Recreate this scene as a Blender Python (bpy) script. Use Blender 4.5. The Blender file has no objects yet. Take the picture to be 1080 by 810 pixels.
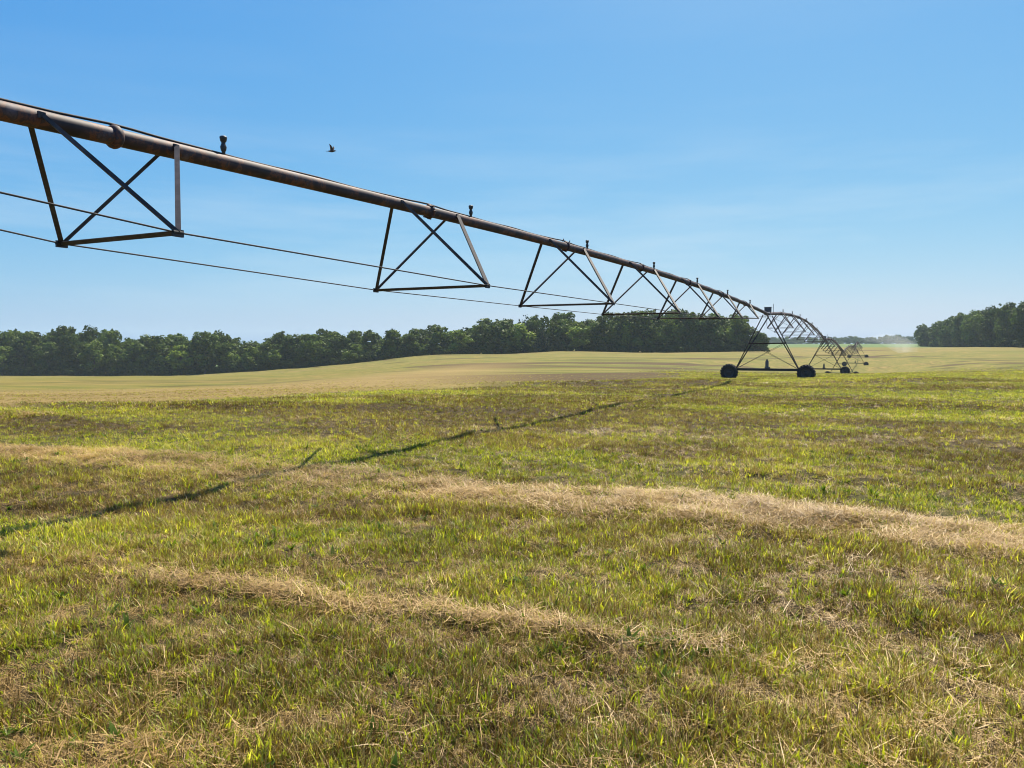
import bpy, math, random
import numpy as np
from mathutils import Vector, Matrix

R = math.radians
random.seed(7)
rng = np.random.default_rng(11)
scene = bpy.context.scene
C = scene.collection
EYE = 1.65
F = 811.0            # focal length of the photograph in its own pixels (1080 wide)
HOR = 365.0

# ------------------------------------------------------------------ helpers
def tag(o, label=None, cat=None, group=None, kind=None):
    if label: o['label'] = label
    if cat: o['category'] = cat
    if group: o['group'] = group
    if kind: o['kind'] = kind
    return o

def empty(name, loc=(0, 0, 0), rz=0.0, parent=None):
    o = bpy.data.objects.new(name, None)
    o.empty_display_size = 0.3
    C.objects.link(o)
    o.location = loc
    o.rotation_euler = (0, 0, rz)
    if parent: o.parent = parent
    return o

class MB:
    def __init__(self):
        self.v = []; self.f = []; self.mi = []; self.sm = []; self.cur = 0
    def add(self, verts, faces, smooth=False):
        b = len(self.v)
        self.v.extend([tuple(p) for p in verts])
        for f in faces:
            self.f.append(tuple(i + b for i in f)); self.mi.append(self.cur); self.sm.append(smooth)
    def box(self, c, d, M=None):
        vs = []
        for z in (-1, 1):
            for y in (-1, 1):
                for x in (-1, 1):
                    p = Vector((x * d[0] / 2, y * d[1] / 2, z * d[2] / 2))
                    if M is not None: p = M @ p
                    vs.append(p + Vector(c))
        self.add(vs, [(0, 2, 3, 1), (4, 5, 7, 6), (0, 1, 5, 4), (2, 6, 7, 3), (0, 4, 6, 2), (1, 3, 7, 5)])
    def tube(self, pts, r, n=10, caps=True):
        pts = [Vector(p) for p in pts]
        rs = r if isinstance(r, (list, tuple)) else [r] * len(pts)
        vs = []
        for i, p in enumerate(pts):
            a = pts[max(i - 1, 0)]; b = pts[min(i + 1, len(pts) - 1)]
            t = (b - a).normalized()
            up = Vector((0, 0, 1)) if abs(t.z) < 0.95 else Vector((0, 1, 0))
            s = t.cross(up).normalized(); u = s.cross(t)
            for k in range(n):
                an = 2 * math.pi * k / n
                vs.append(p + (s * math.cos(an) + u * math.sin(an)) * rs[i])
        fs = []
        for i in range(len(pts) - 1):
            for k in range(n):
                fs.append((i * n + k, i * n + (k + 1) % n, (i + 1) * n + (k + 1) % n, (i + 1) * n + k))
        self.add(vs, fs, True)
        if caps:
            m = len(pts) - 1
            self.add(vs[:n][::-1], [tuple(range(n))]); self.add(vs[m * n:], [tuple(range(n))])
    def angle(self, a, b, w, th, out):
        """L-section steel angle from a to b; 'out' turns the open side."""
        a = Vector(a); b = Vector(b); t = (b - a).normalized()
        u = Vector(out); u = (u - t * u.dot(t)).normalized(); s = t.cross(u)
        prof = [(0, 0), (w, 0), (w, th), (th, th), (th, w), (0, w)]
        d1 = (u + s).normalized(); d2 = (u - s).normalized()
        vs = []
        for p in (a, b):
            for x, y in prof:
                vs.append(p + d1 * (x - w * .35) + d2 * (y - w * .35))
        fs = [(i, (i + 1) % 6, 6 + (i + 1) % 6, 6 + i) for i in range(6)]
        fs += [(5, 4, 3, 0), (3, 2, 1, 0), (6, 9, 10, 11), (6, 7, 8, 9)]
        self.add(vs, fs)
    def lathe(self, prof, n, M):
        """prof: (radius, along) pairs about the local Z axis, M: Matrix 4x4"""
        vs = []
        for r, z in prof:
            for k in range(n):
                an = 2 * math.pi * k / n
                vs.append(M @ Vector((r * math.cos(an), r * math.sin(an), z)))
        fs = []
        for i in range(len(prof) - 1):
            for k in range(n):
                fs.append((i * n + k, i * n + (k + 1) % n, (i + 1) * n + (k + 1) % n, (i + 1) * n + k))
        self.add(vs, fs, True)
    def mesh(self, name, mats, off=(0, 0, 0)):
        me = bpy.data.meshes.new(name)
        o = Vector(off)
        me.from_pydata([Vector(p) - o for p in self.v], [], self.f)
        for m in (mats if isinstance(mats, (list, tuple)) else [mats]): me.materials.append(m)
        me.polygons.foreach_set('material_index', self.mi)
        me.polygons.foreach_set('use_smooth', self.sm)
        me.update()
        return me
    def build(self, name, mats, parent=None, off=(0, 0, 0)):
        o = bpy.data.objects.new(name, self.mesh(name, mats, off))
        C.objects.link(o)
        if parent: o.parent = parent
        return o

def np_mesh(name, verts, faces, mats, mi=None, smooth=True):
    me = bpy.data.meshes.new(name)
    verts = np.asarray(verts, np.float32); faces = np.asarray(faces, np.int32)
    k = faces.shape[1]
    me.vertices.add(len(verts)); me.vertices.foreach_set('co', verts.ravel())
    me.loops.add(faces.size); me.loops.foreach_set('vertex_index', faces.ravel())
    me.polygons.add(len(faces))
    me.polygons.foreach_set('loop_start', np.arange(0, faces.size, k, dtype=np.int32))
    me.polygons.foreach_set('loop_total', np.full(len(faces), k, np.int32))
    for m in (mats if isinstance(mats, (list, tuple)) else [mats]): me.materials.append(m)
    if mi is not None: me.polygons.foreach_set('material_index', np.asarray(mi, np.int32))
    me.polygons.foreach_set('use_smooth', np.full(len(faces), smooth, bool))
    me.update(); me.validate()
    return me

def fattr(me, name, arr, dom='POINT'):
    a = me.attributes.new(name, 'FLOAT', dom)
    a.data.foreach_set('value', np.asarray(arr, np.float32))

# value noise
def _hash(ix, iy, seed):
    n = (ix.astype(np.int64) * 374761393 + iy.astype(np.int64) * 668265263 + seed * 2147483647) & 0xffffffff
    n = ((n ^ (n >> 13)) * 1274126177) & 0xffffffff
    n = n ^ (n >> 16)
    return (n & 0xffff) / 65535.0
def vnoise(x, y, sc, seed=0):
    x = np.asarray(x, float) / sc; y = np.asarray(y, float) / sc
    ix = np.floor(x); iy = np.floor(y); fx = x - ix; fy = y - iy
    fx = fx * fx * (3 - 2 * fx); fy = fy * fy * (3 - 2 * fy)
    a = _hash(ix, iy, seed); b = _hash(ix + 1, iy, seed); c = _hash(ix, iy + 1, seed); d = _hash(ix + 1, iy + 1, seed)
    return (a * (1 - fx) + b * fx) * (1 - fy) + (c * (1 - fx) + d * fx) * fy
def fbm(x, y, sc, seed=0, o=3):
    s = 0; w = 0
    for i in range(o):
        s = s + vnoise(x, y, sc / 2 ** i, seed + 17 * i) * 0.5 ** i; w += 0.5 ** i
    return s / w
def sstep(a, b, x):
    t = np.clip((np.asarray(x, float) - a) / (b - a), 0, 1)
    return t * t * (3 - 2 * t)

# ------------------------------------------------------------------ materials
def newmat(name):
    m = bpy.data.materials.new(name); m.use_nodes = True
    nt = m.node_tree; nt.nodes.clear()
    out = nt.nodes.new('ShaderNodeOutputMaterial')
    return m, nt, out
def N(nt, t, **kw):
    n = nt.nodes.new(t)
    for k, v in kw.items():
        if k in n.inputs: n.inputs[k].default_value = v
        else: setattr(n, k, v)
    return n
def ramp(nt, stops):
    n = nt.nodes.new('ShaderNodeValToRGB')
    el = n.color_ramp.elements
    while len(el) < len(stops): el.new(0.5)
    for e, (p, c) in zip(el, stops): e.position = p; e.color = (*c, 1)
    return n
def mixc(nt, fac, a, b):
    n = nt.nodes.new('ShaderNodeMix'); n.data_type = 'RGBA'
    def put(s, v):
        if hasattr(v, 'is_linked') or hasattr(v, 'links'): nt.links.new(v, s)
        elif isinstance(v, (int, float)): s.default_value = v
        else: s.default_value = (*v, 1)
    put(n.inputs[0], fac); put(n.inputs[6], a); put(n.inputs[7], b)
    return n.outputs[2]

def metal_mat(name, stops, rough=0.6, metallic=0.2, scale=6.0, bump=0.15):
    m, nt, out = newmat(name)
    L = nt.links.new
    tc = N(nt, 'ShaderNodeNewGeometry')
    no = N(nt, 'ShaderNodeTexNoise', Scale=scale, Detail=8.0, Roughness=0.65)
    L(tc.outputs['Position'], no.inputs['Vector'])
    no2 = N(nt, 'ShaderNodeTexNoise', Scale=scale * 0.25, Detail=4.0)
    L(tc.outputs['Position'], no2.inputs['Vector'])
    mx = N(nt, 'ShaderNodeMath', operation='ADD'); L(no.outputs['Fac'], mx.inputs[0]); L(no2.outputs['Fac'], mx.inputs[1])
    md = N(nt, 'ShaderNodeMath', operation='MULTIPLY'); L(mx.outputs[0], md.inputs[0]); md.inputs[1].default_value = 0.5
    r = ramp(nt, stops); L(md.outputs[0], r.inputs[0])
    b = N(nt, 'ShaderNodeBsdfPrincipled', Roughness=rough, Metallic=metallic)
    L(r.outputs[0], b.inputs['Base Color'])
    bp = N(nt, 'ShaderNodeBump', Strength=bump, Distance=0.01); L(no.outputs['Fac'], bp.inputs['Height']); L(bp.outputs[0], b.inputs['Normal'])
    L(b.outputs[0], out.inputs[0])
    return m

M_pipe = metal_mat('rusty_pipe_steel', [(0.34, (0.012, 0.007, 0.009)), (0.44, (0.026, 0.013, 0.015)), (0.52, (0.040, 0.019, 0.020)), (0.565, (0.13, 0.046, 0.022)), (0.59, (0.040, 0.023, 0.027)), (0.68, (0.10, 0.070, 0.078))], 0.68, 0.0, 7.0)
M_steel = metal_mat('weathered_angle_steel', [(0.35, (0.018, 0.015, 0.015)), (0.5, (0.038, 0.032, 0.032)), (0.65, (0.075, 0.060, 0.058))], 0.6, 0.15, 9.0)
M_rod = metal_mat('dark_rod_steel', [(0.35, (0.014, 0.013, 0.014)), (0.65, (0.04, 0.036, 0.035))], 0.75, 0.1, 9.0)
M_cable = metal_mat('black_cable_rubber', [(0.3, (0.008, 0.008, 0.008)), (0.7, (0.02, 0.02, 0.02))], 0.8, 0.0, 20.0)
M_tyre = metal_mat('tyre_rubber', [(0.3, (0.012, 0.012, 0.013)), (0.6, (0.028, 0.026, 0.024)), (0.75, (0.07, 0.06, 0.045))], 0.85, 0.0, 14.0)
M_rim = metal_mat('rim_paint', [(0.3, (0.02, 0.02, 0.02)), (0.7, (0.06, 0.055, 0.05))], 0.7, 0.1, 14.0)
M_box = metal_mat('box_grey_paint', [(0.3, (0.05, 0.055, 0.06)), (0.7, (0.11, 0.115, 0.12))], 0.5, 0.1, 12.0)
M_brass = metal_mat('sprinkler_plastic', [(0.3, (0.02, 0.02, 0.02)), (0.7, (0.07, 0.06, 0.045))], 0.5, 0.1, 30.0)
M_bark = metal_mat('tree_bark', [(0.3, (0.05, 0.04, 0.03)), (0.7, (0.13, 0.10, 0.08))], 0.9, 0.0, 3.0)

def blade_mat(name, stops, trans=0.45, rough=0.55, spec=0.3, tr_gain=1.0):
    """stops over a random value mixing the instance tint and the per-blade value"""
    m, nt, out = newmat(name); L = nt.links.new
    a = N(nt, 'ShaderNodeAttribute', attribute_type='INSTANCER', attribute_name='tint')
    b = N(nt, 'ShaderNodeAttribute', attribute_type='GEOMETRY', attribute_name='bl')
    ad = N(nt, 'ShaderNodeMath', operation='MULTIPLY_ADD'); L(a.outputs['Fac'], ad.inputs[0]); ad.inputs[1].default_value = 0.55
    m2 = N(nt, 'ShaderNodeMath', operation='MULTIPLY'); L(b.outputs['Fac'], m2.inputs[0]); m2.inputs[1].default_value = 0.45
    L(m2.outputs[0], ad.inputs[2])
    r = ramp(nt, stops); L(ad.outputs[0], r.inputs[0])
    p = N(nt, 'ShaderNodeBsdfPrincipled', Roughness=rough); p.inputs['Specular IOR Level'].default_value = spec
    L(r.outputs[0], p.inputs['Base Color'])
    t = N(nt, 'ShaderNodeBsdfTranslucent'); 
    g = N(nt, 'ShaderNodeMix'); g.data_type = 'RGBA'; g.blend_type = 'MULTIPLY'; g.inputs[0].default_value = 1
    L(r.outputs[0], g.inputs[6]); g.inputs[7].default_value = (1.0 * tr_gain, 1.0 * tr_gain, 0.38 * tr_gain, 1)
    L(g.outputs[2], t.inputs[0])
    x = N(nt, 'ShaderNodeMixShader'); x.inputs[0].default_value = trans
    L(p.outputs[0], x.inputs[1]); L(t.outputs[0], x.inputs[2]); L(x.outputs[0], out.inputs[0])
    return m
M_green = blade_mat('green_blade', [(0.1, (0.078, 0.116, 0.008)), (0.4, (0.230, 0.280, 0.018)), (0.7, (0.43, 0.445, 0.046)), (0.95, (0.64, 0.57, 0.16))], 0.55, 0.45, 0.4, 1.35)
M_stub = blade_mat('stubble_stalk', [(0.1, (0.052, 0.030, 0.008)), (0.4, (0.150, 0.096, 0.025)), (0.7, (0.33, 0.245, 0.075)), (1.0, (0.54, 0.44, 0.18))], 0.35, 0.6, 0.3)
M_straw = blade_mat('dry_straw', [(0.1, (0.13, 0.072, 0.022)), (0.5, (0.38, 0.245, 0.080)), (0.9, (0.62, 0.44, 0.17))], 0.25, 0.5, 0.35)
M_weed = blade_mat('weed_leaf', [(0.1, (0.06, 0.11, 0.012)), (0.9, (0.15, 0.22, 0.03))], 0.45, 0.6, 0.15)

def leaf_mat(name, dark, light):
    m, nt, out = newmat(name); L = nt.links.new
    a = N(nt, 'ShaderNodeAttribute', attribute_type='OBJECT', attribute_name='tone')
    b = N(nt, 'ShaderNodeAttribute', attribute_type='GEOMETRY', attribute_name='bl')
    c1 = mixc(nt, a.outputs['Fac'], dark, light)
    hs = N(nt, 'ShaderNodeHueSaturation'); L(c1, hs.inputs['Color'])
    mr = N(nt, 'ShaderNodeMapRange'); L(b.outputs['Fac'], mr.inputs[0]); mr.inputs[3].default_value = 0.5; mr.inputs[4].default_value = 1.8
    L(mr.outputs[0], hs.inputs['Value'])
    p = N(nt, 'ShaderNodeBsdfPrincipled', Roughness=0.55); p.inputs['Specular IOR Level'].default_value = 0.08
    L(hs.outputs[0], p.inputs['Base Color'])
    t = N(nt, 'ShaderNodeBsdfTranslucent'); L(hs.outputs[0], t.inputs[0])
    x = N(nt, 'ShaderNodeMixShader'); x.inputs[0].default_value = 0.3
    L(p.outputs[0], x.inputs[1]); L(t.outputs[0], x.inputs[2]); L(x.outputs[0], out.inputs[0])
    return m
M_leaf = leaf_mat('broadleaf_foliage', (0.022, 0.045, 0.008), (0.17, 0.23, 0.028))
M_needle = leaf_mat('needle_foliage', (0.022, 0.040, 0.015), (0.055, 0.08, 0.022))

# ------------------------------------------------------------------ terrain
ctrl = []   # (x, y, ground z)
def cp(u, Z, rel): ctrl.append((u * Z, Z, rel + EYE))
def px2u(px): return (px - 540.0) / F
def relY(y, Z): return -(y - HOR) / F * Z
WOODZ = 265.0
base_prof = [(-150, 396), (0, 396), (100, 396.5), (150, 397), (200, 395), (270, 391), (340, 386), (400, 380), (450, 374.5), (500, 373.5), (540, 373), (590, 370.5), (640, 371), (700, 372), (808, 372)]
for px, y in base_prof: cp(px2u(px), WOODZ, relY(y, WOODZ))
rows = {
    -0.67: [(20, -1.62), (40, -2.45), (80, -3.95), (150, -6.2)],
    -0.48: [(22, -1.63), (40, -2.4), (80, -3.85), (150, -5.9)],
    -0.333: [(24, -1.62), (40, -2.3), (80, -3.7), (150, -5.5)],
    -0.17: [(28, -1.65), (40, -2.1), (80, -3.0), (150, -3.9)],
    0.0: [(30, -1.70), (40, -1.9), (80, -2.6), (150, -2.9)],
    0.2: [(46, -1.95), (80, -2.7), (150, -2.95)],
    0.33: [(20, -1.66), (46.5, -1.95), (88, -3.0), (131, -3.9), (173, -3.6), (260, -1.9), (330, -1.2)],
    0.407: [(88, -3.15), (110, -4.0), (200, -3.9), (300, -1.0)],
    0.567: [(20, -1.66), (46, -1.85), (88, -2.7), (131, -3.2), (200, -2.4), (270, -0.7)],
    0.70: [(20, -1.66), (46, -1.75), (88, -2.2), (131, -2.6), (200, -2.0), (270, -0.45)],
    0.95: [(46, -1.7), (131, -2.4), (270, -0.3)],
    -0.95: [(46, -2.2), (131, -5.5), (270, -9)],
}
for u, l in rows.items():
    for Z, rel in l: cp(u, Z, rel)
for Z, u, rel in [(131, 0.429, -5.2), (173, 0.446, -4.35), (218, 0.4505, -3.2), (150, .438, -5.1), (400, 0.45, -0.3), (400, .52, -.4), (400, .567, -.6), (400, .4, -.3)]: cp(u, Z, rel)
for u, rel in [(-.67, -11), (-.4, -9), (-.17, -4), (0.05, -1.8), (0.25, -1.2), (0.45, 0.6), (0.567, 0.2), (0.75, 0.0)]: cp(u, 520, rel)
for u, rel in [(-.67, -8), (-.17, -2), (0.1, 0), (.3, 2), (0.45, 2.6), (0.567, 2.6), (.75, 2)]: cp(u, 900, rel)
for u in (-.67, -.2, .2, .45, .67): cp(u, 2300, 3.0)
for r in (2.5, 6, 12, 17):
    for a in range(0, 360, 30):
        ctrl.append((r * math.cos(R(a)), r * math.sin(R(a)), 0.0))
for r in (40, 130, 400, 1100, 2300):
    for a in range(190, 360, 34):
        ctrl.append((r * math.cos(R(a)), r * math.sin(R(a)), 0.0))
ctrl = np.array(ctrl)
def warp(x, y):
    r = np.sqrt(x * x + y * y); g = np.log1p(r / 4.0) / np.maximum(r, 1e-6)
    return np.stack([x * g, y * g], -1)
def tps(d2): return 0.5 * d2 * np.log(np.maximum(d2, 1e-12))
_P = warp(ctrl[:, 0], ctrl[:, 1])
_n = len(_P)
_D = ((_P[:, None] - _P[None]) ** 2).sum(-1)
_A = np.zeros((_n + 3, _n + 3)); _A[:_n, :_n] = tps(_D) + np.eye(_n) * 2e-4
_A[:_n, _n] = 1; _A[:_n, _n + 1:] = _P; _A[_n, :_n] = 1; _A[_n + 1:, :_n] = _P.T
_W = np.linalg.solve(_A, np.r_[ctrl[:, 2], 0, 0, 0])
def hbase(x, y):
    x = np.atleast_1d(np.asarray(x, float)); y = np.atleast_1d(np.asarray(y, float))
    out = np.empty(len(x))
    for i in range(0, len(x), 20000):
        q = warp(x[i:i + 20000], y[i:i + 20000])
        d = ((q[:, None] - _P[None]) ** 2).sum(-1)
        out[i:i + 20000] = tps(d) @ _W[:_n] + _W[_n] + q @ _W[_n + 1:]
    return out

# windrows of straw left by mowing: (polyline, half width, height, strength)
W1 = [(-12, 9.2), (-8, 7.6), (-4, 6.0), (-1.88, 5.09), (-.5, 4.54), (.76, 4.12), (2.26, 3.52), (4.2, 2.7), (8, 1.0)]
W2 = [(-16, 14.0), (-11, 12.4), (-7.4, 11.15), (-5.15, 10.7), (-2.4, 9.2), (.2, 8.36), (1.5, 7.65), (3.1, 7.04), (4.6, 6.15), (8, 4.6), (12, 2.6)]
def shift(poly, dx, dy): return [(x + dx, y + dy) for x, y in poly]
W3 = [(-19, 21), (-9, 17.0), (-2.6, 15.3), (0.3, 14.9), (5, 13.6), (11, 11.5), (20, 8)]
W4 = [(-6, 24.5), (0, 23), (4, 20.5), (9, 17.6), (15, 16), (26, 13)]
W5 = [(-3, 33), (6, 30), (14, 24), (22, 21.5), (36, 18)]
W6 = [(2, 40.0), (8, 38), (16, 35), (26, 32), (44, 29)]
ROWS = [(W1, .15, .018, 0.62), (W2, .85, .05, 1.0), (W3, .7, .03, .4), (W4, .7, .03, .3), (W5, .7, .03, .3), (W6, .8, .03, .4)]
# ridges of taller unmown growth, the shade of their near sides also painted in as brown
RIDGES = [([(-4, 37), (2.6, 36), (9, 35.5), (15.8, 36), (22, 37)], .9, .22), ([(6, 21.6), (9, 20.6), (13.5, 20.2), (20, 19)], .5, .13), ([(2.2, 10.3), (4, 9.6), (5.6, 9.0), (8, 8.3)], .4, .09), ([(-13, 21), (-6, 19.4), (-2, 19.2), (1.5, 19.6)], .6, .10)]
def pdist(poly, x, y):
    """unsigned distance and signed (positive = away from camera side) to a polyline"""
    best = np.full(x.shape, 1e9); sg = np.zeros(x.shape); al = np.zeros(x.shape); acc = 0
    for (ax, ay), (bx, by) in zip(poly[:-1], poly[1:]):
        dx, dy = bx - ax, by - ay; ll = dx * dx + dy * dy
        t = np.clip(((x - ax) * dx + (y - ay) * dy) / ll, 0, 1)
        ex = x - ax - t * dx; ey = y - ay - t * dy
        d = np.hypot(ex, ey); m = d < best
        best = np.where(m, d, best); sg = np.where(m, np.sign(dx * (y - ay) - dy * (x - ax)), sg)
        al = np.where(m, acc + t * math.sqrt(ll), al); acc += math.sqrt(ll)
    return best, sg * best, al
EDGE = [(-60, 6), (-30, 13.2), (-18, 17.4), (-12.7, 19.3), (-9, 24.0), (-4.6, 28.5), (2.8, 38), (9.5, 52), (15, 75), (24, 120), (60, 165), (140, 190)]
def fields(x, y):
    """straw, brown, green and tall-field weights (0..1) at ground points"""
    rag = sstep(.34, .60, fbm(x, y, .75, 401, 3)); rag2 = sstep(.36, .56, fbm(x, y, 1.9, 402, 2))
    straw = np.zeros(x.shape); brown = np.zeros(x.shape); hh = np.zeros(x.shape)
    for i, (poly, hw, ht, st) in enumerate(ROWS):
        wob = (fbm(x, y, 2.2, 50 + i) - .5) * hw * 1.8
        d, s, al = pdist(poly, x, y)
        d = np.abs(s + wob)
        gap = sstep(.3, .55, fbm(al, al * 0 + 3.3 * i, 2.3, 80 + i)) * (.55 + .45 * sstep(.35, .55, fbm(x, y, .7, 120 + i)))
        if i < 2: gap = (.55 + .45 * gap if i == 0 else .6 + .4 * gap)
        w = (1 - sstep(hw * .35, hw * 1.25, d)) * (.25 + .75 * gap)
        w = w * ((.55 + .45 * rag) * (.78 + .22 * rag2) if i == 1 else (.15 + .85 * rag) * (.35 + .65 * rag2))
        straw = np.maximum(straw, w * st); hh = np.maximum(hh, ht * w)
        bb = np.exp(-((s + wob + hw * 1.9) / (hw * 1.3)) ** 2)  # stubble band; the windrow's near-side shade is put into its brown
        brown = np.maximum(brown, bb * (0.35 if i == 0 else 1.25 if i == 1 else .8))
    for i, (poly, hw, ht) in enumerate(RIDGES):
        _, s, al = pdist(poly, x, y)
        s = s + (fbm(x, y, 3.0, 150 + i) - .5) * hw * 2
        g = np.exp(-(s / hw) ** 2) * sstep(.2, .5, fbm(al, al * 0 + 7.1 * i, 4, 170 + i))
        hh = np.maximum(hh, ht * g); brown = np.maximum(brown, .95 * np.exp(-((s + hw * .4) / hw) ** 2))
    nb = fbm(x, y, 3.2, 5); ng = fbm(x, y, 2.0, 9); nl = fbm(x * .35 + y * .8, y - .0 * x, 5.5, 33)
    # the windrow direction stretches every patch
    ux = x * .92 - y * .40; vy = x * .40 + y * .92
    nb2 = fbm(ux / 3.2, vy, 2.6, 21)
    brown = np.clip(brown * .85 + sstep(.49, .57, nb2) * .95 + sstep(.56, .70, nb) * .4, 0, 1)
    for gx, gy, sx, sy, a in [(-1.7, 3.0, .9, .25, .40), (-.2, 2.75, 1.0, .14, .30), (1.3, 2.85, .8, .14, .22), (1.9, 3.15, .5, .10, .35)]:
        straw = np.maximum(straw, a * rag * np.exp(-((x - gx) / sx) ** 2 - ((y - gy) / sy) ** 2))
    for gx, gy, sx, sy, a in [(-1.9, 6.6, 2.2, .55, .9), (-7.5, 13.2, 3.5, 1.2, .8), (1.4, 10.2, 2.4, .9, .8), (4.4, 9.6, 1.8, 1.0, .5), (-1.8, 12.3, 2.0, .8, .6), (.2, 5.5, 1.6, .45, .5), (-2.2, 4.4, .9, .35, .5), (.4, 5.0, .8, .3, .5), (1.6, 3.9, .5, .25, .6)]:
        brown = brown * (1 - a * np.exp(-((x - gx) / sx) ** 2 - ((y - gy) / sy) ** 2))
    for gx, gy, sx, sy, a in [(-1.9, 7.9, 2.5, .6, .9), (-4.2, 8.2, 2, .6, .7), (6.5, 10.3, 3.0, .7, .9), (2.7, 13.0, 3.0, .8, .7), (9.5, 14.2, 5, .8, .6), (-1.7, 3.1, 1.3, .42, .95), (.6, 2.9, .9, .25, .7), (-5.0, 9.2, 2.5, .9, .9), (-1.0, 17.0, 2.5, .9, .9), (2.5, 5.6, 1.5, .5, .5), (7.5, 33.5, 7.0, .9, 1.0), (2, 18.6, 2.6, .8, .8), (-1.5, 19, 2.5, 1.0, .8), (-8, 17.8, 3, 1.0, .6)]:  # brown stubble patches, some painting in the shade of dark bands
        brown = np.maximum(brown, a * np.exp(-((x - gx) / sx) ** 2 - ((y - gy) / sy) ** 2))
    brown = brown * (1 - straw)
    _, s, _ = pdist(EDGE, x, y)
    tall = sstep(2.2, -1.8, s + (fbm(x, y, 3, 61) - .5) * 3 + (fbm(x, y, 9, 62) - .5) * 9 * sstep(24, 40, y))
    tall = tall * (1 - sstep(20, 60, x) * .0) 
    far = sstep(48, 120, np.hypot(x, y))
    tall = tall * (1 - far)
    return straw, brown, tall, hh

def hfull(x, y):
    x = np.atleast_1d(np.asarray(x, float)); y = np.atleast_1d(np.asarray(y, float))
    r = np.hypot(x, y)
    straw, brown, tall, hh = fields(x, y)
    z = hbase(x, y) + hh * (r < 60)
    z = z + (fbm(x, y, 1.7, 3) - .5) * .065 * sstep(2, 5, r) * (1 - sstep(60, 120, r)) + ((vnoise(x, y, .42, 4) - .5) * .06 + (vnoise(x, y, .17, 14) - .5) * .035) * (1 - sstep(25, 60, r)) \
          + (fbm(x, y, 14, 6) - .5) * .35 * sstep(15, 40, r)
    return z
def gz(x, y): return float(hfull([x], [y])[0])

# ground sheet (polar grid, fine near the camera)
rad = [0.35]
while rad[-1] < 2400: rad.append(rad[-1] * (1.013 if rad[-1] < 60 else 1.022 if rad[-1] < 400 else 1.06))
rad = np.array(rad)
ang = np.concatenate([np.linspace(R(38), R(142), 420), np.linspace(R(142), R(398), 120)[1:-1]])
RR, AA = np.meshgrid(rad, ang, indexing='ij')
gx = (RR * np.cos(AA)).ravel(); gy = (RR * np.sin(AA)).ravel()
gzv = hfull(gx, gy)
nr, na = len(rad), len(ang)
verts = np.stack([gx, gy, gzv], -1)
ii, jj = np.meshgrid(np.arange(nr - 1), np.arange(na), indexing='ij')
j2 = (jj + 1) % na
quads = np.stack([ii * na + jj, (ii + 1) * na + jj, (ii + 1) * na + j2, ii * na + j2], -1).reshape(-1, 4)
straw_v, brown_v, tall_v, _ = fields(gx, gy)

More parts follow.
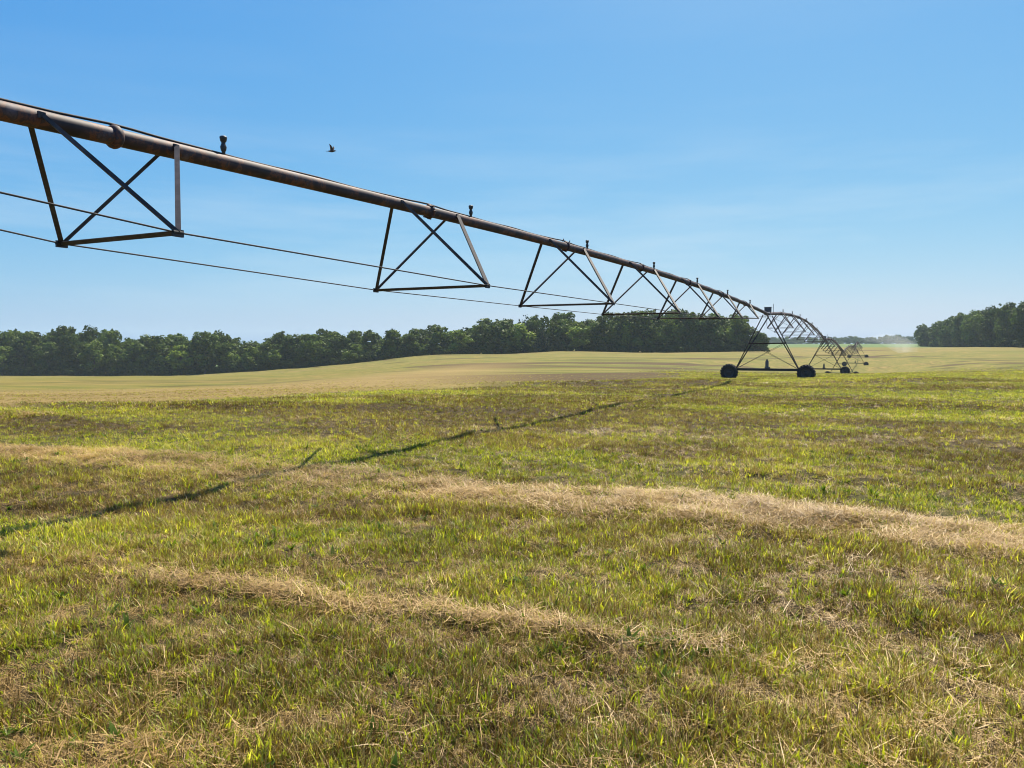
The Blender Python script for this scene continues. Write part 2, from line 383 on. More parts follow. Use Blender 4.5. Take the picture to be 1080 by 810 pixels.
def ground_mat():
    m, nt, out = newmat('field_ground'); L = nt.links.new
    geo = N(nt, 'ShaderNodeNewGeometry')
    def attr(n):
        return N(nt, 'ShaderNodeAttribute', attribute_name=n).outputs['Fac']
    def noise(sc, det=5, rough=.6, vec=None):
        n = N(nt, 'ShaderNodeTexNoise', Scale=sc, Detail=float(det), Roughness=rough)
        L(vec or geo.outputs['Position'], n.inputs['Vector']); return n.outputs['Fac']
    # thatch and soil between the plants
    soil = ramp(nt, [(.3, (.014, .009, .004)), (.5, (.045, .028, .012)), (.7, (.125, .085, .036))]); L(noise(22, 8, .7), soil.inputs[0])
    grn = ramp(nt, [(.3, (.022, .028, .005)), (.5, (.065, .075, .012)), (.68, (.15, .145, .032))]); L(noise(14, 8, .7), grn.inputs[0])
    # field of tall regrowth
    f1 = N(nt, 'ShaderNodeMath', operation='MULTIPLY_ADD'); L(attr('brown'), f1.inputs[0]); f1.inputs[1].default_value = .55; f1.inputs[2].default_value = .35; f1.use_clamp = True
    near = mixc(nt, f1.outputs[0], grn.outputs[0], soil.outputs[0])
    # mown field: pale stubble with stripes along the mowing direction
    mp = N(nt, 'ShaderNodeMapping'); mp.inputs['Rotation'].default_value = (0, 0, R(-8)); mp.inputs['Scale'].default_value = (.008, .075, 1)
    L(geo.outputs['Position'], mp.inputs['Vector'])
    st = N(nt, 'ShaderNodeTexNoise', Scale=1.0, Detail=6.0, Roughness=.62); L(mp.outputs[0], st.inputs['Vector'])
    mp2 = N(nt, 'ShaderNodeMapping'); mp2.inputs['Rotation'].default_value = (0, 0, R(-8)); mp2.inputs['Scale'].default_value = (.003, .018, 1)
    L(geo.outputs['Position'], mp2.inputs['Vector'])
    st2 = N(nt, 'ShaderNodeTexNoise', Scale=1.0, Detail=4.0, Roughness=.55); L(mp2.outputs[0], st2.inputs['Vector'])
    ms = N(nt, 'ShaderNodeMath', operation='ADD'); L(st.outputs['Fac'], ms.inputs[0]); L(st2.outputs['Fac'], ms.inputs[1])
    mh = N(nt, 'ShaderNodeMath', operation='MULTIPLY'); L(ms.outputs[0], mh.inputs[0]); mh.inputs[1].default_value = .5
    mown = ramp(nt, [(.40, (.062, .038, .010)), (.435, (.094, .096, .009)), (.455, (.115, .112, .014)), (.475, (.185, .138, .032)), (.49, (.078, .085, .007)), (.515, (.152, .125, .023)), (.53, (.092, .095, .008)), (.55, (.20, .145, .036)), (.575, (.080, .074, .009)), (.62, (.21, .150, .042))])
    L(mh.outputs[0], mown.inputs[0])
    tanb = ramp(nt, [(.3, (.13, .088, .028)), (.5, (.19, .135, .043)), (.7, (.24, .175, .062))]); L(st.outputs['Fac'], tanb.inputs[0])
    mcol = mixc(nt, attr('tan'), mown.outputs[0], tanb.outputs[0])
    fgreen = ramp(nt, [(.3, (.05, .095, .02)), (.7, (.10, .145, .035))]); L(noise(.05, 4), fgreen.inputs[0])
    mcol = mixc(nt, attr('crop'), mcol, fgreen.outputs[0])
    c = mixc(nt, attr('tall'), mcol, near)
    strw = ramp(nt, [(.3, (.04, .025, .010)), (.5, (.13, .082, .032)), (.7, (.28, .195, .08))]); L(noise(30, 8, .75), strw.inputs[0])
    c = mixc(nt, attr('straw'), c, strw.outputs[0])
    p = N(nt, 'ShaderNodeBsdfPrincipled', Roughness=.9); p.inputs['Specular IOR Level'].default_value = .15
    L(c, p.inputs['Base Color'])
    b1 = N(nt, 'ShaderNodeBump', Strength=.8, Distance=.05); L(noise(26, 8, .75), b1.inputs['Height'])
    L(b1.outputs[0], p.inputs['Normal']); L(p.outputs[0], out.inputs[0])
    return m
M_ground = ground_mat()
gme = np_mesh('field', verts, quads, M_ground)
fattr(gme, 'straw', straw_v); fattr(gme, 'brown', brown_v); fattr(gme, 'tall', tall_v)
rr = np.hypot(gx, gy)
_, se, _ = pdist(EDGE, gx, gy)
tanv = sstep(-1, 1.5, se) * (1 - sstep(20, 42, se)) * (1 - sstep(-9, 6, gx))
tanv = np.maximum(tanv, .35 * sstep(215, 240, gy) * (1 - sstep(300, 360, gy)) * sstep(-20, 10, gx) * (fbm(gx, gy, 30, 71) * .6 + .4))
fattr(gme, 'tan', tanv)
fattr(gme, 'crop', sstep(360, 400, rr))
ground = bpy.data.objects.new('field', gme); C.objects.link(ground)
tag(ground, 'mown hay field rolling away to the woods, with straw windrows', 'field', kind='structure')

# ------------------------------------------------------------------ grass, stubble, straw (geometry-node instances)
def blade(V, Fc, B, base, az, h, w, lean, curl, bl, segs=3):
    d = np.array([math.cos(az), math.sin(az), 0]); s = np.array([-math.sin(az), math.cos(az), 0])
    i0 = len(V); p = np.array(base, float); th = lean
    for k in range(segs + 1):
        t = k / segs; ww = w * (1 - t ** 1.6) * .5 + w * .04
        V.append(p - s * ww); V.append(p + s * ww); B += [bl, bl]
        st = h / segs
        p = p + (d * math.sin(th) + np.array([0, 0, 1]) * math.cos(th)) * st
        th += curl / segs
    for k in range(segs): Fc.append((i0 + 2 * k, i0 + 2 * k + 1, i0 + 2 * k + 3, i0 + 2 * k + 2))
def tuft(kind, sd, coarse=1.0):
    r = random.Random(sd); V, Fc, B, MI = [], [], [], []
    def mark(m):
        MI.extend([m] * (len(Fc) - len(MI)))
    if kind == 'green':
        for _ in range(r.randint(8, 12)):
            a = r.uniform(0, 6.283); q = r.uniform(0, .05) * coarse
            blade(V, Fc, B, (q * math.cos(a), q * math.sin(a), -.01), r.uniform(0, 6.283), r.uniform(.03, .082) * (1.35 if r.random() < .2 else 1), r.uniform(.0045, .0095) * coarse, r.uniform(0, .8), r.uniform(.1, 1.5), r.random(), 4)
        mark(0)
        for _ in range(4):
            a = r.uniform(0, 6.283); q = r.uniform(0, .06) * coarse
            blade(V, Fc, B, (q * math.cos(a), q * math.sin(a), -.01), r.uniform(0, 6.283), r.uniform(.04, .085), r.uniform(.003, .0055) * coarse, r.uniform(0, 1.0), r.uniform(-.1, .9), r.random(), 2)
        mark(1)
        for _ in range(2):
            a = r.uniform(0, 6.283); q = r.uniform(0, .06) * coarse
            blade(V, Fc, B, (q * math.cos(a), q * math.sin(a), .006), r.uniform(0, 6.283), r.uniform(.05, .12), .0035 * coarse, r.uniform(1.1, 1.6), r.uniform(-.3, .3), r.random(), 3)
        mark(2)
    elif kind == 'stub':
        for _ in range(r.randint(10, 14)):
            a = r.uniform(0, 6.283); q = r.uniform(0, .06) * coarse
            blade(V, Fc, B, (q * math.cos(a), q * math.sin(a), -.01), r.uniform(0, 6.283), r.uniform(.03, .085), r.uniform(.0028, .0045) * coarse, r.uniform(0, .45), r.uniform(-.1, .3), r.random(), 2)
        mark(1)
        for _ in range(5):
            a = r.uniform(0, 6.283); q = r.uniform(0, .06) * coarse
            blade(V, Fc, B, (q * math.cos(a), q * math.sin(a), .004), r.uniform(0, 6.283), r.uniform(.05, .12), r.uniform(.003, .005) * coarse, r.uniform(.7, 1.55), r.uniform(-.2, .9), r.random(), 3)
        mark(2 if sd % 3 == 0 else 1)
        if sd % 2:
            for _ in range(2):
                blade(V, Fc, B, (r.uniform(-.03, .03), r.uniform(-.03, .03), 0), r.uniform(0, 6.283), r.uniform(.04, .085), .006 * coarse, .3, .9, r.random(), 3)
            mark(0)
    elif kind == 'straw':
        for _ in range(r.randint(15, 20)):
            a = r.uniform(0, 6.283); q = r.uniform(0, .11);
            blade(V, Fc, B, (q * math.cos(a), q * math.sin(a), r.uniform(.0, .04)), r.uniform(0, 6.283), r.uniform(.05, .17), r.uniform(.003, .0055) * coarse, r.uniform(1.15, 1.7), r.uniform(-.5, .7), r.random(), 3)
        mark(2)
    elif kind == 'weed':
        for _ in range(r.randint(6, 10)):
            a = r.uniform(0, 6.283)
            blade(V, Fc, B, (0, 0, 0), a, r.uniform(.05, .12), r.uniform(.02, .035), r.uniform(.3, 1.0), r.uniform(.3, .9), r.random(), 4)
        mark(3)
    me = np_mesh('tuft_mesh', np.array(V), np.array(Fc), [M_green, M_stub, M_straw, M_weed], MI)
    fattr(me, 'bl', B)
    return bpy.data.objects.new(kind + '_tuft', me)

def scatter_object(name, pts, scale, rot, tint, variant, sources):
    me = bpy.data.meshes.new(name); n = len(pts)
    me.vertices.add(n); me.vertices.foreach_set('co', np.asarray(pts, np.float32).ravel())
    fattr(me, 'tint', tint); fattr(me, 'size', scale)
    a = me.attributes.new('turn', 'FLOAT_VECTOR', 'POINT'); a.data.foreach_set('vector', np.asarray(rot, np.float32).ravel())
    a = me.attributes.new('which', 'INT', 'POINT'); a.data.foreach_set('value', np.asarray(variant, np.int32))
    o = bpy.data.objects.new(name, me); C.objects.link(o)
    for m in (M_green, M_stub, M_straw, M_weed): me.materials.append(m)
    ng = bpy.data.node_groups.new(name + '_scatter', 'GeometryNodeTree')
    ng.interface.new_socket('Geometry', in_out='INPUT', socket_type='NodeSocketGeometry')
    ng.interface.new_socket('Geometry', in_out='OUTPUT', socket_type='NodeSocketGeometry')
    gi = ng.nodes.new('NodeGroupInput'); go = ng.nodes.new('NodeGroupOutput')
    jn = ng.nodes.new('GeometryNodeJoinGeometry')
    for s in reversed(sources):
        oi = ng.nodes.new('GeometryNodeObjectInfo'); oi.inputs['Object'].default_value = s; oi.inputs['As Instance'].default_value = False
        g2 = ng.nodes.new('GeometryNodeGeometryToInstance')
        ng.links.new(oi.outputs['Geometry'], g2.inputs[0]); ng.links.new(g2.outputs[0], jn.inputs[0])
    ip = ng.nodes.new('GeometryNodeInstanceOnPoints')
    def nat(nm, ty):
        n = ng.nodes.new('GeometryNodeInputNamedAttribute'); n.data_type = ty; n.inputs['Name'].default_value = nm
        return [s for s in n.outputs if s.enabled and s.name == 'Attribute'][0]
    ng.links.new(gi.outputs[0], ip.inputs['Points']); ng.links.new(jn.outputs[0], ip.inputs['Instance'])
    ip.inputs['Pick Instance'].default_value = True
    ng.links.new(nat('which', 'INT'), ip.inputs['Instance Index'])
    ng.links.new(nat('turn', 'FLOAT_VECTOR'), ip.inputs['Rotation'])
    ng.links.new(nat('size', 'FLOAT'), ip.inputs['Scale'])
    ng.links.new(ip.outputs[0], go.inputs[0])
    md = o.modifiers.new('scatter', 'NODES'); md.node_group = ng
    return o

src_green = [tuft('green', i) for i in range(8)] + [tuft('green', 20 + i, 2.2) for i in range(4)]
src_stub = [tuft('stub', 40 + i) for i in range(8)] + [tuft('stub', 60 + i, 2.2) for i in range(4)]
src_straw = [tuft('straw', 80 + i) for i in range(6)] + [tuft('straw', 95 + i, 1.6) for i in range(3)]
src_weed = [tuft('weed', 110 + i) for i in range(5)]

bands = [(1.6, 4.5, 1400), (4.5, 8, 950), (8, 14, 430), (14, 25, 170), (25, 45, 62), (45, 80, 20), (80, 125, 6)]
P = []
for r0, r1, den in bands:
    half = R(84) if r0 < 8 else R(56) if r0 < 20 else R(44)
    n = int((r1 * r1 - r0 * r0) * half * den)
    r = np.sqrt(rng.uniform(r0 * r0, r1 * r1, n)); a = math.pi / 2 + rng.uniform(-half, half, n)
    P.append(np.stack([r * np.cos(a), r * np.sin(a)], -1))
P = np.concatenate(P)
px_, py_ = P[:, 0], P[:, 1]
straw, brown, tall, _ = fields(px_, py_)
clump = sstep(.30, .62, fbm(px_, py_, .30, 131, 2)); nearw = 1 - sstep(9, 22, np.hypot(px_, py_))
keep = rng.random(len(P)) < np.maximum(np.maximum(tall, straw * .6), .30 * (1 - sstep(25, 70, np.hypot(px_, py_)))) * (1 - nearw * .72 * (1 - clump) * (1 - straw))
litter = ~keep & (nearw > .2) & (tall > .5) & (rng.random(len(P)) < .55)
keep = keep | litter
litter = litter[keep]
tallk = tall[keep]; P = P[keep]; straw = straw[keep]; brown = brown[keep]; px_, py_ = P[:, 0], P[:, 1]
pz_ = hfull(px_, py_)
rP = np.hypot(px_, py_)
q = rng.random(len(P))
pstraw = np.clip(straw * .95 + .012 + .09 * sstep(.58, .75, fbm(px_, py_, .9, 211)), 0, .86)
kind = np.where(q < pstraw, 2, np.where(rng.random(len(P)) < np.clip(brown * .78 * (1 - .32 * (1 - sstep(5.5, 8.5, rP))) + .06, 0, .92), 1, 0))
weedm = (kind == 0) & (rng.random(len(P)) < .012 + .05 * (fbm(px_, py_, .8, 44) > .66)) & (rP < 16)
kind[weedm] = 3
kind[litter] = 2
mownp = rng.random(len(P)) > tallk
kind[mownp] = np.where(rng.random(mownp.sum()) < .82, 1, 0)
patch = fbm(px_, py_, 1.6, 91)
def emit(name, k, sources, nfine, label, cat, smin, smax):
    m = kind == k
    n = m.sum(); pts = np.stack([px_[m], py_[m], pz_[m]], -1); r = rP[m]
    far = r > 20
    nco = len(sources) - nfine
    which = np.where(far & (nco > 0), nfine + rng.integers(0, max(nco, 1), n), rng.integers(0, nfine, n))
    if nco == 0: which = rng.integers(0, nfine, n)
    sc = rng.uniform(smin, smax, n) * (1 + .35 * sstep(20, 60, r))
    if k < 2: sc = sc * (.62 + .55 * patch[m] + .35 * (fbm(px_[m], py_[m], .30, 131, 2) - .3))
    sc = np.where(litter[m], sc * .5, sc); sc = np.where(mownp[m], sc * .55, sc)
    rot = np.stack([rng.normal(0, .12, n), rng.normal(0, .12, n), rng.uniform(0, 6.283, n)], -1)
    tint = np.clip(rng.normal(.5, .22, n) + (patch[m] - .5) * .9, 0, 1); tint = np.clip(tint - (k == 1) * .33 * sstep(.45, .95, brown[m]) * (1 - mownp[m]) + (k == 1) * .12, 0, 1); tint = np.where(mownp[m], np.clip(tint + .15 + 1.6 * (fbm((px_[m] * .99 - py_[m] * .14) * .1, py_[m] * .99 + px_[m] * .14, 9.0, 77, 2) - .5), 0, 1), tint)  # stalks tinted darker where brown is strong, painted windrow and ridge shade included
    if k == 2:
        pts[:, 2] += rng.random(n) * .03 * (straw[m] > .3)
    o = scatter_object(name, pts, sc, rot, tint, which, sources)
    tag(o, label, cat, kind='stuff')
emit('grass', 0, src_green, 8, 'short green regrowth of grass across the mown field', 'grass', .7, 1.35)
emit('stubble', 1, src_stub, 8, 'brown cut stubble standing among the green regrowth', 'stubble', .75, 1.25)
emit('straw', 2, src_straw, 6, 'pale dry straw lying in windrows across the field', 'straw', .6, 1.15)
emit('weeds', 3, src_weed, 5, 'small broadleaf weeds scattered through the near grass', 'weeds', .5, 1.0)

# ------------------------------------------------------------------ centre pivot irrigator
P0 = Vector((-4.58, 6.87, 0)); DIR = Vector((0.4507, 0.8927, 0))
def along(s): return P0 + DIR * s
pivot_base = along(44.4)
base_z = gz(pivot_base.x, pivot_base.y)
PIV = empty('center_pivot_irrigator', (pivot_base.x, pivot_base.y, base_z))
tag(PIV, 'long rusty pipe irrigator on wheeled towers, its trussed spans reaching across the field', 'irrigator')
OFF = Vector(PIV.location)
H_AP = 3.90                          # pipe height above the ground at a tower
TP = []                              # tower apex points
for x, y, rel in [(along(-6.5).x, along(-6.5).y, None), (15.42, 46.5, -1.95), (35.7, 88, -3.12), (56.2, 131, -5.15), (77.2, 173, -4.35), (98.0, 218, -3.2)]:
    g = gz(x, y); TP.append(Vector((x, y, g + H_AP)))
TP[1].z = 1.92 + EYE; TP[0].z = 1.84 + EYE
PR = 0.088

def make_span(A, B, ss, drops, halfs, amp, near):
    """one arched pipe span with its trusses, rods, couplings and sprinklers"""
    A = Vector(A); B = Vector(B); D = B - A; Ln = Vector((D.x, D.y, 0)).length
    d = Vector((D.x, D.y, 0)).normalized(); perp = Vector((d.y, -d.x, 0))
    def pt(s):
        t = s / Ln
        p = A + d * s; p.z = A.z + (B.z - A.z) * t + amp * (1 - (2 * t - 1) ** 2)
        return p
    def tang(s): return (pt(s + .05) - pt(s - .05)).normalized()
    m = MB(); m.tube([pt(Ln * i / 60) for i in range(61)], PR, 20 if near else 10)
    pipe = m.build('span_pipe', M_pipe, PIV, OFF)
    # power cable lying along the top of the pipe
    m = MB(); cp_ = []
    for i in range(181):
        s = Ln * i / 180; p = pt(s); hump = 0
        for q in ss: hump = max(hump, .035 * math.exp(-((s - q) / .5) ** 2))
        cp_.append(p + Vector((0, 0, PR + .012 + hump + .006 * math.sin(s * 3.1))) - perp * .02)
    m.tube(cp_, .014, 6); m.build('power_cable', M_cable, PIV, OFF)
    bots = []
    for s, dr, ha in zip(ss, drops, halfs):
        mid = pt(s); w = .875 * dr
        Rr = mid + perp * w - Vector((0, 0, dr)); Ll = mid - perp * w - Vector((0, 0, dr))
        bots.append((Ll, Rr))
        m = MB(); m.angle(Ll, Rr, .055, .008, (0, 0, 1))
        for q in (Ll, Rr):   # gusset plates
            m.box(q + Vector((0, 0, -.006)), (.12, .03, .07), Matrix.Rotation(math.atan2(d.y, d.x), 3, 'Z'))
        fr = m.build('truss_frame', M_steel, PIV, OFF)
        for q, sd in ((Ll, -1), (Rr, 1)):
            for e in (-1, 1):
                top = pt(s + (ha * .84 if e > 0 else -ha)) + perp * sd * (PR + .012) + Vector((0, 0, .02))
                bm_ = MB(); bm_.angle(q, top, .052 if sd == e else .037, .007, d)
                bm_.box(top - perp * sd * .006, (.07, .02, .06), Matrix.Rotation(math.atan2(d.y, d.x), 3, 'Z'))
                bm_.build('truss_brace', M_steel, fr, OFF)
        # pipe coupling: two bolted flanges and a seal
        t = tang(s)
        M4 = Matrix.Translation(mid) @ t.to_track_quat('Z', 'Y').to_matrix().to_4x4()
        cm = MB(); rr_ = PR
        cm.lathe([(rr_, -.05), (rr_ + .016, -.045), (rr_ + .03, -.02), (rr_ + .033, 0), (rr_ + .03, .02), (rr_ + .016, .045), (rr_, .05)], 18, M4)
        if near and s > 12:
            for k in range(8):
                an = 2 * math.pi * k / 8
                c = M4 @ Vector(((rr_ + .03) * math.cos(an), (rr_ + .03) * math.sin(an), 0))
                cm.tube([c - t * .05, c + t * .05], .011, 6)
            for e in ((-.18, .2) if 18 < s < 21 else ()):
                c = pt(s + e) + Vector((0, 0, PR))
                cm.tube([c - Vector((0, 0, .03)), c + Vector((0, 0, .03)) + d * .03, c + Vector((0, 0, .08)) + d * .07], .012, 6)
        cm.build('pipe_coupling', M_pipe, pipe, OFF)
        # upright sprinkler
        q = pt(s + 1.42) + Vector((0, 0, PR - .01))
        sm = MB()
        prof = [(.022, 0), (.022, .05), (.03, .06), (.038, .10), (.03, .125), (.024, .14), (.024, .155), (.036, .17), (.042, .20), (.044, .215), (.034, .228), (.0, .232)]
        sm.lathe(prof, 12, Matrix.Translation(q))
        sm.build('sprinkler', M_brass, pipe, OFF)
    for side in (0, 1):
        sd = -1 if side == 0 else 1
        pts = [A - perp * (-sd) * .12 - Vector((0, 0, .12))] + [b[side] for b in bots] + [B + perp * sd * .12 - Vector((0, 0, .12))]
        m = MB(); m.tube(pts, .009 if near else .011, 8)
        for b in bots: m.tube([b[side] - d * .06, b[side] + d * .06], .022, 8)
        m.build('truss_rod', M_rod, PIV, OFF)

ss1 = [1.19, 7.05, 13.0, 18.95, 24.9, 30.85, 36.8]
ss1l = [s + 6.5 for s in ss1]
bot_rel = [1.10, .99, .99, 1.0, 1.05, 1.22, 1.42]
L1 = (Vector((TP[1].x, TP[1].y, 0)) - Vector((TP[0].x, TP[0].y, 0))).length
dr1 = []
for s, b in zip(ss1l, bot_rel):
    t = s / L1; z = TP[0].z + (TP[1].z - TP[0].z) * t + .53 * (1 - (2 * t - 1) ** 2)
    dr1.append(z - EYE - b)
make_span(TP[0], TP[1], ss1l, dr1, [.80, .92, 1.12, 1.35, 1.3, 1.1, .95], .53, True)
for i in range(1, 5):
    Ln = (TP[i + 1] - TP[i]).length
    n = 7; sp = 5.7; s0 = (Ln - sp * (n - 1)) / 2
    make_span(TP[i], TP[i + 1], [s0 + sp * k for k in range(n)], [.95, 1.25, 1.42, 1.5, 1.42, 1.25, .95], [.85, 1.0, 1.2, 1.3, 1.2, 1.0, .85], .9, False)

# drive tower, local frame: y along the pipe, x along the base beam, origin on the ground under the pipe
WB = 2.235; WR = .51
def wheel_mesh():
    m = MB(); m.cur = 0
    rot = Matrix.Rotation(R(90), 4, 'X')
    w = .15
    m.lathe([(.30, -w * .85), (.36, -w), (.46, -w * 1.02), (WR - .035, -w * .9), (WR - .02, -w * .5), (WR - .018, 0), (WR - .02, w * .5), (WR - .035, w * .9), (.46, w * 1.02), (.36, w), (.30, w * .85)], 36, rot)
    for k in range(18):
        for sd in (-1, 1):
            an = 2 * math.pi * (k + (0.5 if sd > 0 else 0)) / 18
            c = rot @ Vector((math.cos(an) * (WR - .012), math.sin(an) * (WR - .012), sd * w * .5))
            Mx = (Matrix.Rotation(-an, 3, 'Y') @ Matrix.Rotation(R(32) * sd, 3, 'X'))
            m.box(c, (.055, .20, .045), Mx)
    m.cur = 1
    m.lathe([(.30, -w * .8), (.28, -w * .5), (.12, -w * .25), (.10, -w * .6), (.0, -w * .62)], 24, rot)
    m.lathe([(.0, w * .62), (.10, w * .6), (.12, w * .25), (.28, w * .5), (.30, w * .8)], 24, rot)
    return m.mesh('wheel', [M_tyre, M_rim])
WHEEL = wheel_mesh()
def steel_mesh(name, fn, mat):
    m = MB(); fn(m); return m.mesh(name, mat)
ZB = .56
LEGS = []
for sx in (-1, 1):
    for sy in (-1, 1):
        LEGS.append(steel_mesh('tower_leg', lambda m, sx=sx, sy=sy: (m.angle((sx * 1.82, sy * .10, ZB + .05), (sx * .10, sy * 1.15, H_AP - .06), .060, .009, (-sx, -sy, 0))), M_steel))
def tower_core(m):
    m.box((0, 0, ZB), (2 * WB - .3, .15, .15))
    for sx in (-1, 1):
        m.tube([(sx * (WB - .35), 0, ZB - .02), (sx * (WB), 0, WR - .04)], .06, 8)
        m.box((sx * (WB - .2), .2, WR), (.22, .12, .22))
        m.tube([(sx * WB, -.05, WR - .03), (sx * WB, .28, WR - .03)], .05, 8)
    hz = 2.15; hx = 1.82 + (.10 - 1.82) * (hz - ZB) / (H_AP - ZB); hy = .1 + 1.05 * (hz - ZB) / (H_AP - ZB)
    for sy in (-1, 1): m.angle((-hx, sy * hy, hz), (hx, sy * hy, hz), .09, .01, (0, 0, 1))
    for sx in (-1, 1): m.angle((sx * hx, -hy, hz + .07), (sx * hx, hy, hz + .07), .055, .008, (0, 0, 1))
    for sy in (-1, 1):
        m.tube([(-hx, sy * hy, hz), (1.7, sy * .12, ZB + .1)], .010, 5); m.tube([(hx, sy * hy, hz), (-1.7, sy * .12, ZB + .1)], .010, 5)
CORE = steel_mesh('drive_tower', tower_core, M_rod)
def gear(m):
    m.box((0, .0, ZB + .30), (.17, .2, .42)); m.tube([(0, 0, ZB + .5), (0, 0, ZB + .62)], .06, 10); m.box((0, .14, ZB + .08), (.3, .12, .16))
    m.tube([(-1.9, .12, ZB + .02), (1.9, .12, ZB + .02)], .022, 8)
GEAR = steel_mesh('gear_motor', gear, M_box)
def cbox(m):
    m.box((0, .02, H_AP + .27), (.38, .26, .27)); m.box((0, .02, H_AP + .415), (.42, .30, .022)); m.box((0, -.116, H_AP + .27), (.30, .016, .20))
    m.box((-.14, .02, H_AP + .10), (.04, .04, .1)); m.box((.14, .02, H_AP + .10), (.04, .04, .1))
    m.box((0, 0, H_AP - .02), (.34, .5, .10)); m.tube([(.3, .1, H_AP), (.3, .1, H_AP + .62)], .014, 6)
CBOX = steel_mesh('control_box', cbox, M_box)
def child(name, me, parent, loc=(0, 0, 0)):
    o = bpy.data.objects.new(name, me); C.objects.link(o); o.parent = parent; o.location = loc; return o
tower0 = None
for i, ap in enumerate(TP):
    a = TP[max(i - 1, 0)]; b = TP[min(i + 1, len(TP) - 1)]
    dv = (b - a); rz = math.atan2(dv.y, dv.x) - math.pi / 2
    t = child('drive_tower', CORE, PIV, Vector((ap.x, ap.y, ap.z - H_AP)) - OFF)
    t.rotation_euler = (0, 0, rz)
    for me in LEGS: child('tower_leg', me, t)
    for sx in (-1, 1):
        wv = child('wheel', WHEEL, t, (sx * WB, 0, WR - .15)); wv.rotation_euler = (0, R(random.uniform(0, 60)), 0)
    child('gear_motor', GEAR, t); child('control_box', CBOX, t)
# end gun on the last tower
ap = TP[5]
m = MB(); m.tube([ap, ap + Vector((.3, .6, .1)), ap + Vector((1.2, 1.0, .5))], .06, 8); m.tube([ap + Vector((1.2, 1.0, .5)), ap + Vector((2.1, 1.1, 1.0))], [.05, .03], 8)
m.build('end_gun', M_rod, PIV, OFF)

# spray thrown by the end gun, and the low mist to its left
def vol_mat(name, dens, col, scale):
    m, nt, out = newmat(name); L = nt.links.new
    v = N(nt, 'ShaderNodeVolumePrincipled'); v.inputs['Color'].default_value = (*col, 1); v.inputs['Density'].default_value = dens
    v.inputs['Anisotropy'].default_value = .3
    L(v.outputs[0], out.inputs['Volume']); return m
M_spray = vol_mat('water_mist', .028, (.97, .98, 1), .2)
def spray(name, p0, p1, peak, r0, r1, droop, mat, label):
    m = MB(); p0 = Vector(p0); p1 = Vector(p1)
    n = 20; ns = 14; rings = []
    for i in range(n + 1):
        t = i / n; c = p0.lerp(p1, t); c.z = p0.z + (p1.z - p0.z) * t + peak * 4 * t * (1 - t)
        r = r0 + (r1 - r0) * t ** .8; dr = droop * min(1, t * 1.6) ** 1.2
        g = float(hbase([c.x], [c.y])[0]) + .15
        dd = (p1 - p0).normalized(); side = Vector((dd.y, -dd.x, 0)).normalized()
        ring = []
        for k in range(ns):
            an = 2 * math.pi * k / ns
            zz = math.sin(an) * r
            if zz < 0: zz *= (1 + dr / max(r, .01))
            q = c + side * math.cos(an) * r * (1 + .15 * math.sin(i * 1.7)) + Vector((0, 0, zz)); q.z = max(q.z, g)
            ring.append(q)
        rings.append(ring)
    vs = [q for r in rings for q in r]; fs = []
    for i in range(n):
        for k in range(ns): fs.append((i * ns + k, i * ns + (k + 1) % ns, (i + 1) * ns + (k + 1) % ns, (i + 1) * ns + k))
    fs.append(tuple(range(ns))[::-1]); fs.append(tuple(n * ns + k for k in range(ns)))
    m.add(vs, fs, True)
    o = m.build(name, mat)
    import bmesh
    bb = bmesh.new(); bb.from_mesh(o.data); bmesh.ops.recalc_face_normals(bb, faces=bb.faces); bb.to_mesh(o.data); bb.free()
    tag(o, label, 'water spray', kind='stuff'); return o
sp0 = TP[5] + Vector((2.1, 1.1, 1.0))
e = sp0 + Vector((21, 14, 0)); e.z = float(hbase([e.x], [e.y])[0]) + 1.2
spray('water_spray', sp0, e, 1.9, .45, 2.1, 2.0, M_spray, 'white arc of water spray drifting right from the far end of the irrigator')

